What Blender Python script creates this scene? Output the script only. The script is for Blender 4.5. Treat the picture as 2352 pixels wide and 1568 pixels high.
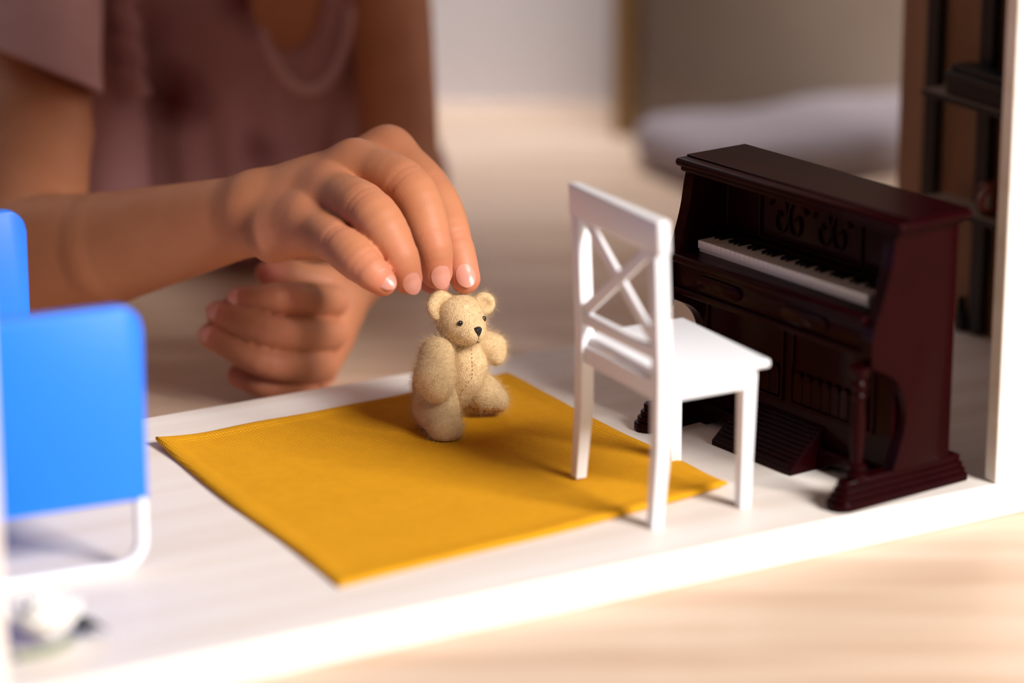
import bpy, bmesh, math, random
import numpy as np
from mathutils import Vector, Matrix
random.seed(4); np.random.seed(4)
S = 0.01                                   # everything below is written in centimetres
PITCH = math.radians(17.0); FPX = 7000.0; CAMZ = 28.2
scene = bpy.context.scene
for o in list(bpy.data.objects): bpy.data.objects.remove(o)

# ------------------------------------------------------------------ camera
cd = bpy.data.cameras.new('camera'); cam = bpy.data.objects.new('camera', cd)
scene.collection.objects.link(cam)
cam.location = (0, 0, CAMZ*S); cam.rotation_euler = (math.pi/2-PITCH, 0, 0)
cd.sensor_width = 36; cd.lens = FPX/2352*36
cd.clip_start = 0.01; cd.clip_end = 50
cd.dof.use_dof = True; cd.dof.focus_distance = 0.872; cd.dof.aperture_fstop = 4.3
scene.camera = cam

# ------------------------------------------------------------------ light
w = bpy.data.worlds.new('world'); scene.world = w; w.use_nodes = True
w.node_tree.nodes['Background'].inputs[0].default_value = (1.0, 0.93, 0.88, 1)
w.node_tree.nodes['Background'].inputs[1].default_value = 0.03
def area(name, loc, target, sx, sy, power, col):
    l = bpy.data.lights.new(name, 'AREA'); l.shape = 'RECTANGLE'; l.size = sx; l.size_y = sy
    l.energy = power; l.color = col
    o = bpy.data.objects.new(name, l); scene.collection.objects.link(o)
    o.location = loc
    o.rotation_euler = (Vector(target)-Vector(loc)).to_track_quat('-Z', 'Y').to_euler()
    return o
area('window_daylight', (1.4, -0.4, 1.18), (-0.02, 0.80, 0.0), 0.75, 0.75, 88, (1.0, 0.965, 0.94))
fw = area('far_wall_fill', (0.03, 1.14, 0.7), (0.03, 1.36, 0.0), 0.3, 0.15, 0.65, (0.95, 0.96, 1.0)); fw.data.spread = math.radians(50)  # added fill lamp over the far floor, narrowed to brighten the back wall
scene.view_settings.view_transform = 'Standard'; scene.view_settings.look = 'None'
scene.view_settings.gamma = 1; scene.view_settings.use_curve_mapping = False
scene.view_settings.exposure = 0.0

# ------------------------------------------------------------------ helpers
CR = np.array([1.0, 0, 0]); CU = np.array([0, math.sin(PITCH), math.cos(PITCH)]); CT = np.array([0, -math.cos(PITCH), math.sin(PITCH)])
def P(px, py, d):                          # a point d cm in front of the lens
    u = (px-1176)/FPX; v = (py-784)/FPX
    return np.array([0, 0, CAMZ]) + d*(u*CR - v*CU - CT)
def lin(c):
    return tuple((x/255/12.92 if x/255 <= .04045 else ((x/255+.055)/1.055)**2.4) for x in c)
def link(o, parent=None):
    scene.collection.objects.link(o)
    if parent: o.parent = parent
    return o
def tag(o, label, cat=None, group=None, kind=None):
    if label: o['label'] = label
    if cat: o['category'] = cat
    if group: o['group'] = group
    if kind: o['kind'] = kind
    return o
def empty(name, loc, rz=0.0, label=None, cat=None, group=None):
    o = bpy.data.objects.new(name, None); o.empty_display_size = .01
    link(o); o.location = [c*S for c in loc]; o.rotation_euler = (0, 0, rz)
    return tag(o, label, cat, group)
def obj(name, bm, m, parent=None, smooth=None):
    for v in bm.verts: v.co *= S
    bmesh.ops.recalc_face_normals(bm, faces=bm.faces)
    me = bpy.data.meshes.new(name); bm.to_mesh(me); bm.free()
    me.materials.append(m)
    if smooth is not None:
        for p_ in me.polygons: p_.use_smooth = True
        me.set_sharp_from_angle(angle=math.radians(smooth))
    return link(bpy.data.objects.new(name, me), parent)
def npobj(name, verts, quads, m, parent=None, attrs=None, origin=None):
    me = bpy.data.meshes.new(name)
    v = np.asarray(verts, dtype=np.float64)
    if origin is not None: v = v-np.asarray(origin)
    me.from_pydata((v*S).tolist(), [], np.asarray(quads).tolist())
    me.materials.append(m)
    me.polygons.foreach_set('use_smooth', np.ones(len(me.polygons), dtype=bool))
    for k, a in (attrs or {}).items():
        at = me.attributes.new(k, 'FLOAT', 'POINT'); at.data.foreach_set('value', np.asarray(a, dtype=np.float32))
    me.update()
    return link(bpy.data.objects.new(name, me), parent)
def B(): return bmesh.new()
def box(bm, lo, hi, bev=0.0, seg=2):
    r = bmesh.ops.create_cube(bm, size=1)
    vs = r['verts']
    for v in vs:
        v.co = Vector([(lo[i]+hi[i])/2+v.co[i]*(hi[i]-lo[i]) for i in range(3)])
    if bev > 0:
        es = list({e for v in vs for e in v.link_edges})
        bmesh.ops.bevel(bm, geom=es, offset=bev, segments=seg, profile=.5, affect='EDGES')
    return bm
def prism(bm, prof, axis, t0, t1, bev=0.0, seg=2):
    """closed 2-D profile pushed along an axis: axis 0 -> profile in (y,z), 1 -> (x,z), 2 -> (x,y)"""
    def mk(a, b, t):
        return [(t, a, b), (a, t, b), (a, b, t)][axis]
    v0 = [bm.verts.new(mk(a, b, t0)) for a, b in prof]; v1 = [bm.verts.new(mk(a, b, t1)) for a, b in prof]
    n = len(prof)
    f0 = bm.faces.new(v0); f1 = bm.faces.new(v1[::-1])
    for i in range(n): bm.faces.new((v0[i], v1[i], v1[(i+1) % n], v0[(i+1) % n]))
    if bev > 0:
        es = list(f0.edges)+list(f1.edges)
        bmesh.ops.bevel(bm, geom=es, offset=bev, segments=seg, profile=.5, affect='EDGES')
    return bm
def lathe(bm, prof, cx, cy, n=20):
    rings = []
    for r, z in prof:
        rings.append([bm.verts.new((cx+r*math.cos(2*math.pi*i/n), cy+r*math.sin(2*math.pi*i/n), z)) for i in range(n)])
    for a, b in zip(rings, rings[1:]):
        for i in range(n): bm.faces.new((a[i], a[(i+1) % n], b[(i+1) % n], b[i]))
    bm.faces.new(rings[0][::-1]); bm.faces.new(rings[-1])
    return bm
def catmull(pts, n=8):
    pts = [np.array(p, float) for p in pts]; q = [2*pts[0]-pts[1]]+pts+[2*pts[-1]-pts[-2]]; out = []
    for i in range(1, len(q)-2):
        for k in range(n):
            t = k/n; a, b, c, d = q[i-1], q[i], q[i+1], q[i+2]
            out.append(.5*((2*b)+(c-a)*t+(2*a-5*b+4*c-d)*t*t+(3*b-a-3*c+d)*t**3))
    out.append(pts[-1]); return out
def tube(bm, path, r, n=12, rad=None):
    path = [Vector(p) for p in path]; rings = []; up = None
    for i, p in enumerate(path):
        t = (path[min(i+1, len(path)-1)]-path[max(i-1, 0)]).normalized()
        if up is None:
            up = t.orthogonal().normalized()
        up = (up-t*up.dot(t)).normalized(); s = t.cross(up)
        rr = rad[i] if rad else r
        rings.append([bm.verts.new(p+(up*math.cos(2*math.pi*k/n)+s*math.sin(2*math.pi*k/n))*rr) for k in range(n)])
    for a, b in zip(rings, rings[1:]):
        for k in range(n): bm.faces.new((a[k], a[(k+1) % n], b[(k+1) % n], b[k]))
    bm.faces.new(rings[0][::-1]); bm.faces.new(rings[-1])
    return bm
def rrect(x0, x1, z0, z1, r, n=6, corners=(1, 1, 1, 1)):
    out = []
    for (cx, cz, a0, on) in ((x0, z0, 180, corners[0]), (x1, z0, 270, corners[1]), (x1, z1, 0, corners[2]), (x0, z1, 90, corners[3])):
        if not on: out.append((cx, cz)); continue
        ox = cx+(r if cx == x0 else -r); oz = cz+(r if cz == z0 else -r)
        for k in range(n+1):
            a = math.radians(a0+90*k/n); out.append((ox+r*math.cos(a), oz+r*math.sin(a)))
    return out
# ---- implicit surfaces, meshed with naive surface nets
def smin(a, b, k):
    h = np.maximum(k-np.abs(a-b), 0)/k
    return np.minimum(a, b)-h*h*k*.25
def rc(p, a, b, r1, r2):
    a = np.asarray(a, np.float32); b = np.asarray(b, np.float32); ab = b-a
    t = np.clip((p-a)@ab/max(float(ab@ab), 1e-6), 0, 1)
    return np.linalg.norm(p-(a+t[:, None]*ab), axis=1)-(r1+(r2-r1)*t)
def ell(p, c, R, M=None):
    q = p-np.asarray(c, np.float32)
    if M is not None: q = q@np.asarray(M, np.float32).T       # rows of M: the ellipsoid's own axes
    R = np.asarray(R, np.float32)
    k0 = np.linalg.norm(q/R, axis=1); k1 = np.linalg.norm(q/(R*R), axis=1)+1e-6
    return k0*(k0-1)/k1
def chain(p, pts, k):
    d = None
    for a, b in zip(pts, pts[1:]):
        e = rc(p, a[:3], b[:3], a[3], b[3]); d = e if d is None else smin(d, e, k)
    return d
def plump(p, pts, k, n=6, puff=.04, far=1.3):
    """a finger: a smooth path through its joints, a little fuller between them"""
    q = np.array(catmull(pts, n)); m = len(q)
    for i in range(m):
        t = (i % n)/n
        if i < (len(pts)-2)*n: q[i, 3] *= 1+puff*math.sin(math.pi*t)
    lo = (q[:, :3]-q[:, 3:]).min(0)-far; hi = (q[:, :3]+q[:, 3:]).max(0)+far
    sel = np.all((p > lo.astype(np.float32)) & (p < hi.astype(np.float32)), axis=1)
    d = np.full(len(p), far, np.float32)
    if sel.any():
        ps = p[sel]; e = None
        for a, b in zip(q, q[1:]):
            x = rc(ps, a[:3], b[:3], a[3], b[3]); e = x if e is None else np.minimum(e, x)
        d[sel] = np.minimum(e, far)
    return d
def snet(fn, lo, hi, h):
    lo = np.asarray(lo, float); n = np.ceil((np.asarray(hi)-lo)/h).astype(int)+1
    ax = [(lo[i]+h*np.arange(n[i])).astype(np.float32) for i in range(3)]
    V = np.empty(n, np.float32); step = max(1, int(400000/(n[1]*n[2])))
    for i in range(0, n[0], step):
        g = np.stack(np.meshgrid(ax[0][i:i+step], ax[1], ax[2], indexing='ij'), -1)
        V[i:i+step] = fn(g.reshape(-1, 3)).reshape(g.shape[:3])
    ins = V < 0
    m = n-1
    cnt = np.zeros(m, np.int8)
    offs = [(i, j, k) for i in (0, 1) for j in (0, 1) for k in (0, 1)]
    for (i, j, k) in offs: cnt += ins[i:i+m[0], j:j+m[1], k:k+m[2]]
    act = np.argwhere((cnt > 0) & (cnt < 8))
    idx = -np.ones(m, np.int64); idx[tuple(act.T)] = np.arange(len(act))
    acc = np.zeros((len(act), 3)); num = np.zeros(len(act))
    for a in offs:
        for ax_ in range(3):
            if a[ax_]: continue
            b = list(a); b[ax_] = 1
            va = V[tuple((act+a).T)]; vb = V[tuple((act+b).T)]
            c = (va < 0) != (vb < 0)
            t = np.where(c, va/(va-vb+1e-12), 0)
            pt = np.tile(np.array(a, float), (len(act), 1)); pt[:, ax_] += t
            acc[c] += pt[c]; num[c] += 1
    verts = lo+h*(act+acc/np.maximum(num, 1)[:, None])
    quads = []
    for ax_ in range(3):
        b_, c_ = [(1, 2), (2, 0), (0, 1)][ax_]
        sl0 = [slice(None)]*3; sl1 = [slice(None)]*3; sl0[ax_] = slice(0, -1); sl1[ax_] = slice(1, None)
        A = ins[tuple(sl0)]; C = ins[tuple(sl1)]
        e = np.argwhere(A != C)
        ok = (e[:, b_] > 0) & (e[:, c_] > 0) & (e[:, b_] < m[b_]) & (e[:, c_] < m[c_])
        e = e[ok]; flip = A[tuple(e.T)]
        def cell(db, dc):
            q = e.copy(); q[:, b_] -= db; q[:, c_] -= dc; return idx[tuple(q.T)]
        q = np.stack([cell(1, 1), cell(0, 1), cell(0, 0), cell(1, 0)], 1)
        q[~flip] = q[~flip][:, ::-1]
        quads.append(q)
    return verts, np.concatenate(quads)

# ------------------------------------------------------------------ materials
def mat(name, col, rough=.5, spec=.5, bump=None, var=None, coat=0, sheen=0, sss=0, emit=None):
    """bump=(scale, strength, detail); var=(scale, amount, second colour)"""
    m = bpy.data.materials.new(name); m.use_nodes = True
    nt = m.node_tree; b = nt.nodes['Principled BSDF']
    c = lin(col)
    b.inputs['Base Color'].default_value = (*c, 1); b.inputs['Roughness'].default_value = rough
    b.inputs['Specular IOR Level'].default_value = spec
    b.inputs['Coat Weight'].default_value = coat; b.inputs['Coat Roughness'].default_value = .08
    if sheen:
        b.inputs['Sheen Weight'].default_value = sheen; b.inputs['Sheen Roughness'].default_value = .5
        b.inputs['Sheen Tint'].default_value = (*[min(1, x*1.3) for x in c], 1)
    if sss:
        b.inputs['Subsurface Weight'].default_value = sss; b.inputs['Subsurface Radius'].default_value = (1, .35, .2)
        b.inputs['Subsurface Scale'].default_value = .002
    tc = nt.nodes.new('ShaderNodeTexCoord')
    if var:
        n = nt.nodes.new('ShaderNodeTexNoise'); n.inputs['Scale'].default_value = var[0]; n.inputs['Detail'].default_value = 5
        nt.links.new(tc.outputs['Object'], n.inputs['Vector'])
        r = nt.nodes.new('ShaderNodeMapRange'); r.inputs[1].default_value = .35; r.inputs[2].default_value = .65; r.inputs[4].default_value = var[1]
        nt.links.new(n.outputs[0], r.inputs[0])
        x = nt.nodes.new('ShaderNodeMix'); x.data_type = 'RGBA'
        x.inputs[6].default_value = (*c, 1); x.inputs[7].default_value = (*lin(var[2]), 1)
        nt.links.new(r.outputs[0], x.inputs[0]); nt.links.new(x.outputs[2], b.inputs['Base Color'])
    if bump:
        n = nt.nodes.new('ShaderNodeTexNoise'); n.inputs['Scale'].default_value = bump[0]; n.inputs['Detail'].default_value = bump[2]
        nt.links.new(tc.outputs['Object'], n.inputs['Vector'])
        u = nt.nodes.new('ShaderNodeBump'); u.inputs['Strength'].default_value = bump[1]; u.inputs['Distance'].default_value = .0004
        nt.links.new(n.outputs[0], u.inputs['Height']); nt.links.new(u.outputs[0], b.inputs['Normal'])
    return m
def wood(name, c1, c2, stretch=(3, 60, 60), rough=.45, rot=0.0, scale=1.0):
    m = mat(name, c1, rough); nt = m.node_tree; b = nt.nodes['Principled BSDF']
    tc = nt.nodes['Texture Coordinate']; mp = nt.nodes.new('ShaderNodeMapping')
    mp.inputs['Scale'].default_value = stretch; mp.inputs['Rotation'].default_value = (0, 0, rot)
    n = nt.nodes.new('ShaderNodeTexNoise'); n.inputs['Scale'].default_value = scale; n.inputs['Detail'].default_value = 6; n.inputs['Distortion'].default_value = .4
    cr = nt.nodes.new('ShaderNodeValToRGB')
    cr.color_ramp.elements[0].position = .35; cr.color_ramp.elements[1].position = .68
    cr.color_ramp.elements[0].color = (*lin(c1), 1); cr.color_ramp.elements[1].color = (*lin(c2), 1)
    nt.links.new(tc.outputs['Object'], mp.inputs[0]); nt.links.new(mp.outputs[0], n.inputs['Vector'])
    nt.links.new(n.outputs[0], cr.inputs[0]); nt.links.new(cr.outputs[0], b.inputs['Base Color'])
    return m
M = {}
M['ply'] = wood('birch_plywood', (243, 235, 228), (232, 218, 206), (6, 90, 90), .5)
M['tan'] = wood('tan_plywood', (168, 130, 100), (150, 112, 84), (60, 60, 6), .6)
M['oak'] = wood('oak_floor', (222, 196, 172), (202, 170, 142), (5, 60, 60), .42, rot=-.45)
M['wall'] = mat('white_paint', (226, 222, 224), .7, bump=(300, .1, 2))
M['cab'] = mat('taupe_lacquer', (112, 95, 82), .4, var=(6, .8, (142, 128, 112)))
M['honey'] = wood('honey_wood', (142, 108, 60), (122, 88, 46), (60, 60, 5), .4)
M['cush'] = mat('lavender_grey_cloth', (146, 134, 138), .9, bump=(800, .3, 3), sheen=.2)
M['white'] = mat('white_lacquer', (240, 240, 243), .38, bump=(350, .06, 3))
M['mahog'] = mat('mahogany_plastic', (28, 2, 4), .3, .03, coat=.06, var=(120, .5, (34, 2, 5)), bump=(700, .05, 2))
M['ivory'] = mat('ivory_plastic', (250, 246, 242), .3)
M['ebony'] = mat('black_plastic', (10, 9, 12), .35)
M['black'] = mat('black_lacquer', (12, 9, 9), .45)
M['dkbox'] = mat('dark_brown_card', (30, 18, 18), .5)
M['edge'] = mat('beige_edge', (140, 120, 105), .6)  # even beige grey for the board tops and the jug spout
M['rust'] = mat('rust_glaze', (120, 50, 28), .4)
M['blue'] = mat('blue_lacquer', (14, 122, 252), .4, bump=(500, .05, 2))
M['tube'] = mat('white_tube', (244, 244, 248), .25)
M['petal'] = mat('white_petal', (250, 248, 242), .6)
M['leaf'] = mat('dark_green_leaf', (30, 52, 40), .5, bump=(600, .3, 2))
M['stem'] = mat('pale_green_stem', (128, 134, 104), .6)
M['felt'] = mat('cream_wool_felt', (226, 196, 150), .95, .1, bump=(2600, .9, 4), var=(900, .5, (206, 172, 124)), sheen=.35)
M['sole'] = mat('tan_felt', (190, 134, 66), .95, .1, bump=(2400, .8, 3))
M['thread'] = mat('brown_thread', (150, 112, 72), .9, .1)
M['bead'] = mat('black_bead', (8, 8, 12), .18)
M['floss'] = mat('black_floss', (10, 12, 18), .45, bump=(3000, .6, 2))
M['nail'] = mat('fingernail', (212, 146, 128), .3, .5, sss=.1)
M['hair'] = mat('dark_brown_hair', (32, 20, 16), .5, bump=(900, .8, 2))
M['lip'] = mat('lips', (150, 80, 72), .5)
M['eye'] = mat('eye_white', (236, 232, 228), .2)
# mustard canvas: plain weave in the bump, slubs in the colour
def mustard():
    m = mat('mustard_canvas', (214, 150, 20), .9, .15, var=(260, .3, (196, 130, 14)), sheen=.25)
    nt = m.node_tree; b = nt.nodes['Principled BSDF']; tc = nt.nodes['Texture Coordinate']
    h = []
    for ax_, ph in (('X', 0), ('Y', 0)):
        wv = nt.nodes.new('ShaderNodeTexWave'); wv.bands_direction = ax_; wv.inputs['Scale'].default_value = 300
        wv.inputs['Distortion'].default_value = .6; wv.inputs['Detail Scale'].default_value = 4
        nt.links.new(tc.outputs['Object'], wv.inputs['Vector']); h.append(wv)
    mu = nt.nodes.new('ShaderNodeMath'); mu.operation = 'MULTIPLY'
    nt.links.new(h[0].outputs['Fac'], mu.inputs[0]); nt.links.new(h[1].outputs['Fac'], mu.inputs[1])
    u = nt.nodes.new('ShaderNodeBump'); u.inputs['Strength'].default_value = .55; u.inputs['Distance'].default_value = .0004
    nt.links.new(mu.outputs[0], u.inputs['Height']); nt.links.new(u.outputs[0], b.inputs['Normal'])
    src = b.inputs['Base Color'].links[0].from_socket
    x = nt.nodes.new('ShaderNodeMix'); x.data_type = 'RGBA'; x.inputs[7].default_value = (*lin((240, 178, 48)), 1)
    sc = nt.nodes.new('ShaderNodeMath'); sc.operation = 'MULTIPLY'; sc.inputs[1].default_value = .5
    nt.links.new(mu.outputs[0], sc.inputs[0]); nt.links.new(sc.outputs[0], x.inputs[0])
    nt.links.new(src, x.inputs[6]); nt.links.new(x.outputs[2], b.inputs['Base Color'])
    return m
M['mustard'] = mustard()
def skin():
    m = mat('skin', (186, 122, 88), .54, .3, sss=.14)
    nt = m.node_tree; b = nt.nodes['Principled BSDF']; tc = nt.nodes['Texture Coordinate']
    a = nt.nodes.new('ShaderNodeAttribute'); a.attribute_name = 'pink'
    n = nt.nodes.new('ShaderNodeTexNoise'); n.inputs['Scale'].default_value = 90; n.inputs['Detail'].default_value = 4
    nt.links.new(tc.outputs['Object'], n.inputs['Vector'])
    x0 = nt.nodes.new('ShaderNodeMix'); x0.data_type = 'RGBA'
    x0.inputs[6].default_value = (*lin((178, 112, 76)), 1); x0.inputs[7].default_value = (*lin((196, 132, 95)), 1)
    nt.links.new(n.outputs[0], x0.inputs[0])
    x = nt.nodes.new('ShaderNodeMix'); x.data_type = 'RGBA'; x.inputs[7].default_value = (*lin((214, 126, 104)), 1)
    nt.links.new(a.outputs['Fac'], x.inputs[0]); nt.links.new(x0.outputs[2], x.inputs[6])
    nt.links.new(x.outputs[2], b.inputs['Base Color'])
    v = nt.nodes.new('ShaderNodeTexVoronoi'); v.inputs['Scale'].default_value = 1500
    nt.links.new(tc.outputs['Object'], v.inputs['Vector'])
    u = nt.nodes.new('ShaderNodeBump'); u.inputs['Strength'].default_value = .1; u.inputs['Distance'].default_value = .0002
    nt.links.new(v.outputs['Distance'], u.inputs['Height']); nt.links.new(u.outputs[0], b.inputs['Normal'])
    return m
M['skin'] = skin()
def print_cloth():
    m = mat('pink_printed_cotton', (214, 172, 172), .85, .2, bump=(1500, .3, 3), sheen=.2)
    nt = m.node_tree; b = nt.nodes['Principled BSDF']; tc = nt.nodes['Texture Coordinate']
    v = nt.nodes.new('ShaderNodeTexVoronoi'); v.inputs['Scale'].default_value = 22; v.inputs['Randomness'].default_value = 1
    n = nt.nodes.new('ShaderNodeTexNoise'); n.inputs['Scale'].default_value = 60
    ad = nt.nodes.new('ShaderNodeMix'); ad.data_type = 'VECTOR'; ad.inputs[0].default_value = .012
    nt.links.new(tc.outputs['Object'], n.inputs['Vector']); nt.links.new(tc.outputs['Object'], ad.inputs[4]); nt.links.new(n.outputs['Color'], ad.inputs[5])
    nt.links.new(ad.outputs[1], v.inputs['Vector'])
    r = nt.nodes.new('ShaderNodeMapRange'); r.inputs[1].default_value = .1; r.inputs[2].default_value = .36; r.inputs[3].default_value = 1; r.inputs[4].default_value = 0
    nt.links.new(v.outputs['Distance'], r.inputs[0])
    x = nt.nodes.new('ShaderNodeMix'); x.data_type = 'RGBA'
    x.inputs[6].default_value = (*lin((176, 126, 126)), 1); x.inputs[7].default_value = (*lin((96, 28, 32)), 1)
    nt.links.new(r.outputs[0], x.inputs[0]); nt.links.new(x.outputs[2], b.inputs['Base Color'])
    return m
M['cotton'] = print_cloth()
M['pink'] = mat('pink_cotton', (208, 164, 162), .85, .2, bump=(1200, .3, 3), var=(60, .4, (190, 140, 142)), sheen=.2)

# ------------------------------------------------------------------ the room
ZF = -1.0                                   # room floor; the dollhouse floor is 0
fl = obj('floor', box(B(), (-160, -60, ZF-2), (190, 131.5, ZF)), M['oak']); tag(fl, None, kind='structure')
wb = obj('wall_back', box(B(), (-160, 131.5, ZF-2), (190, 135, 150)), M['wall']); tag(wb, None, kind='structure')
# tall cupboard standing behind the dollhouse
cb = empty('cupboard', (16, 126, ZF), 0, 'tall taupe cupboard with a honey wood edge, blurred behind the piano', 'cupboard')
obj('carcass', box(B(), (-10.9, -1, 0), (24, 4.5, 90), .2), M['cab'], cb)
obj('edge_strip', box(B(), (-11.7, -1.3, 0), (-10.9, 4.5, 90), .1), M['honey'], cb)
for i, z in enumerate((1.2, 31, 61)):
    d = obj('door', box(B(), (-10.4, -1.5, z), (23.6, -1, z+28.6), .12), M['cab'], cb)
# floor cushion
def cushion():
    def fn(p):
        q = p.copy(); a = math.radians(27)
        x = (q[:, 0]-4.6)*math.cos(a)+(q[:, 1]-119.6)*math.sin(a); y = -(q[:, 0]-4.6)*math.sin(a)+(q[:, 1]-119.6)*math.cos(a)
        cx, cy, cz = 7.5, -3.2, 1.05
        e = np.stack([np.abs(x-cx)-6.6, np.abs(y-cy)-2.4, np.abs(q[:, 2]-ZF-cz-.12*np.sin(x*.9)*np.cos(y*.8))-.2], 1)
        return np.linalg.norm(np.maximum(e, 0), axis=1)+np.minimum(e.max(1), 0)-.85
    v, f = snet(fn, (-3, 105, ZF-.3), (26, 132, 2.5), .3)
    o = npobj('floor_cushion', v, f, M['cush'], origin=(9, 119, ZF)); o.location = (9*S, 119*S, ZF*S)
    tag(o, 'flat lavender grey cushion lying on the floor behind the piano', 'cushion')
cushion()

# ------------------------------------------------------------------ dollhouse
FX, FY = 12.98, 78.66; HA = math.radians(30.0)
UU = np.array([math.cos(HA), math.sin(HA)]); WW = np.array([-math.sin(HA), math.cos(HA)])
def HW(u, w_): return (FX+UU[0]*u+WW[0]*w_, FY+UU[1]*u+WW[1]*w_)
dh = empty('dollhouse', (FX, FY, ZF), HA, 'open-sided birch plywood dollhouse with the toy furniture standing inside', 'dollhouse')
D = 17.0
obj('floor_panel', box(B(), (-33, 0, 0), (26, D, 1.0), .05), M['ply'], dh)
obj('front_panel', box(B(), (.33, 0, 1.0), (26, .5, 19), .05), M['ply'], dh)  # stretched right as an unseen wing, added to keep key light off the background
obj('front_panel', box(B(), (-33, 0, 1.0), (-28.3, .5, 19), .05), M['ply'], dh)
obj('side_wall', box(B(), (9.0, .5, 1.0), (9.8, D-.7, 19), .05), M['tan'], dh)
obj('side_wall', box(B(), (-33, .5, 1.0), (-32.2, D, 19), .05), M['tan'], dh)
obj('ceiling_panel', box(B(), (-33, 0, 19), (26, D, 19.9), .05), M['tan'], dh)
# unseen upper storey, added to stop key light coming over the house
obj('light_block_back', box(B(), (-33, D-.8, 19.9), (26, D, 40), .05), M['ply'], dh)
obj('side_wall', box(B(), (25.2, .5, 1.0), (26, D, 19), .05), M['tan'], dh)  # end wall of the added light-blocking right wing, out of view
for x in (-33, 25.2): obj('side_wall', box(B(), (x, 0, 19.9), (x+.8, D-.8, 40), .05), M['ply'], dh)
obj('light_block_roof', box(B(), (-33.6, -.6, 40), (26.6, D+.6, 40.9), .05), M['ply'], dh)

# ------------------------------------------------------------------ rug
def rug():
    C = np.array([(-10.17, 82.03), (-.15, 88.69), (5.93, 78.38), (-4.32, 71.14)]); c0 = C.mean(0)
    ang = math.atan2(6.95, 10.13); n = 90
    R = np.array([[math.cos(ang), math.sin(ang)], [-math.sin(ang), math.cos(ang)]])
    L = (C-c0)@R.T
    def q(s, t):
        p = (1-s)*(1-t)*L[0]+s*(1-t)*L[1]+s*t*L[2]+(1-s)*t*L[3]
        return p
    T = []; Bt = []
    for i in range(n+1):
        for j in range(n+1):
            s, t = i/n, j/n; x, y = q(s, t)
            x += .05*math.sin(9*t+1)*(1 if s in (0, 1) else .3); y += .05*math.sin(8*s)*(1 if t in (0, 1) else .3)
            e = min(s, 1-s, t, 1-t)*12.2
            lift = .05*max(0, math.sin(5.1*s+.5)*math.sin(4.3*t+.8))*(1-min(1, e/3))
            lift += .18*max(0, 1-math.hypot(s, t)*12.2/2.0)**2+.12*max(0, 1-math.hypot(s-1, t-1)*12.2/1.8)**2
            th = .085+(.05 if e < .55 else 0)*min(1, (.55-e)/.1 if e < .55 else 0)
            rnd = -.05*max(0, 1-e/.12)
            T.append((x, y, lift+th+rnd+.008*math.sin(x*2.1+y)+.006*math.sin(y*2.7))); Bt.append((x, y, .004+lift))
    N = (n+1)*(n+1); V = T+Bt; F = []
    for i in range(n):
        for j in range(n):
            a = i*(n+1)+j; b = a+n+1
            F.append((a, a+1, b+1, b)); F.append((N+a, N+b, N+b+1, N+a+1))
    ring = [i*(n+1) for i in range(n)]+[n*(n+1)+j for j in range(n)]+[i*(n+1)+n for i in range(n, 0, -1)]+[j for j in range(n, 0, -1)]
    for a, b in zip(ring, ring[1:]+ring[:1]): F.append((a, b, N+b, N+a))
    o = npobj('rug', V, F, M['mustard']); o.location = (c0[0]*S, c0[1]*S, 0); o.rotation_euler = (0, 0, ang)
    tag(o, 'square mustard yellow woven rug on the dollhouse floor', 'rug')
rug()

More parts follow.
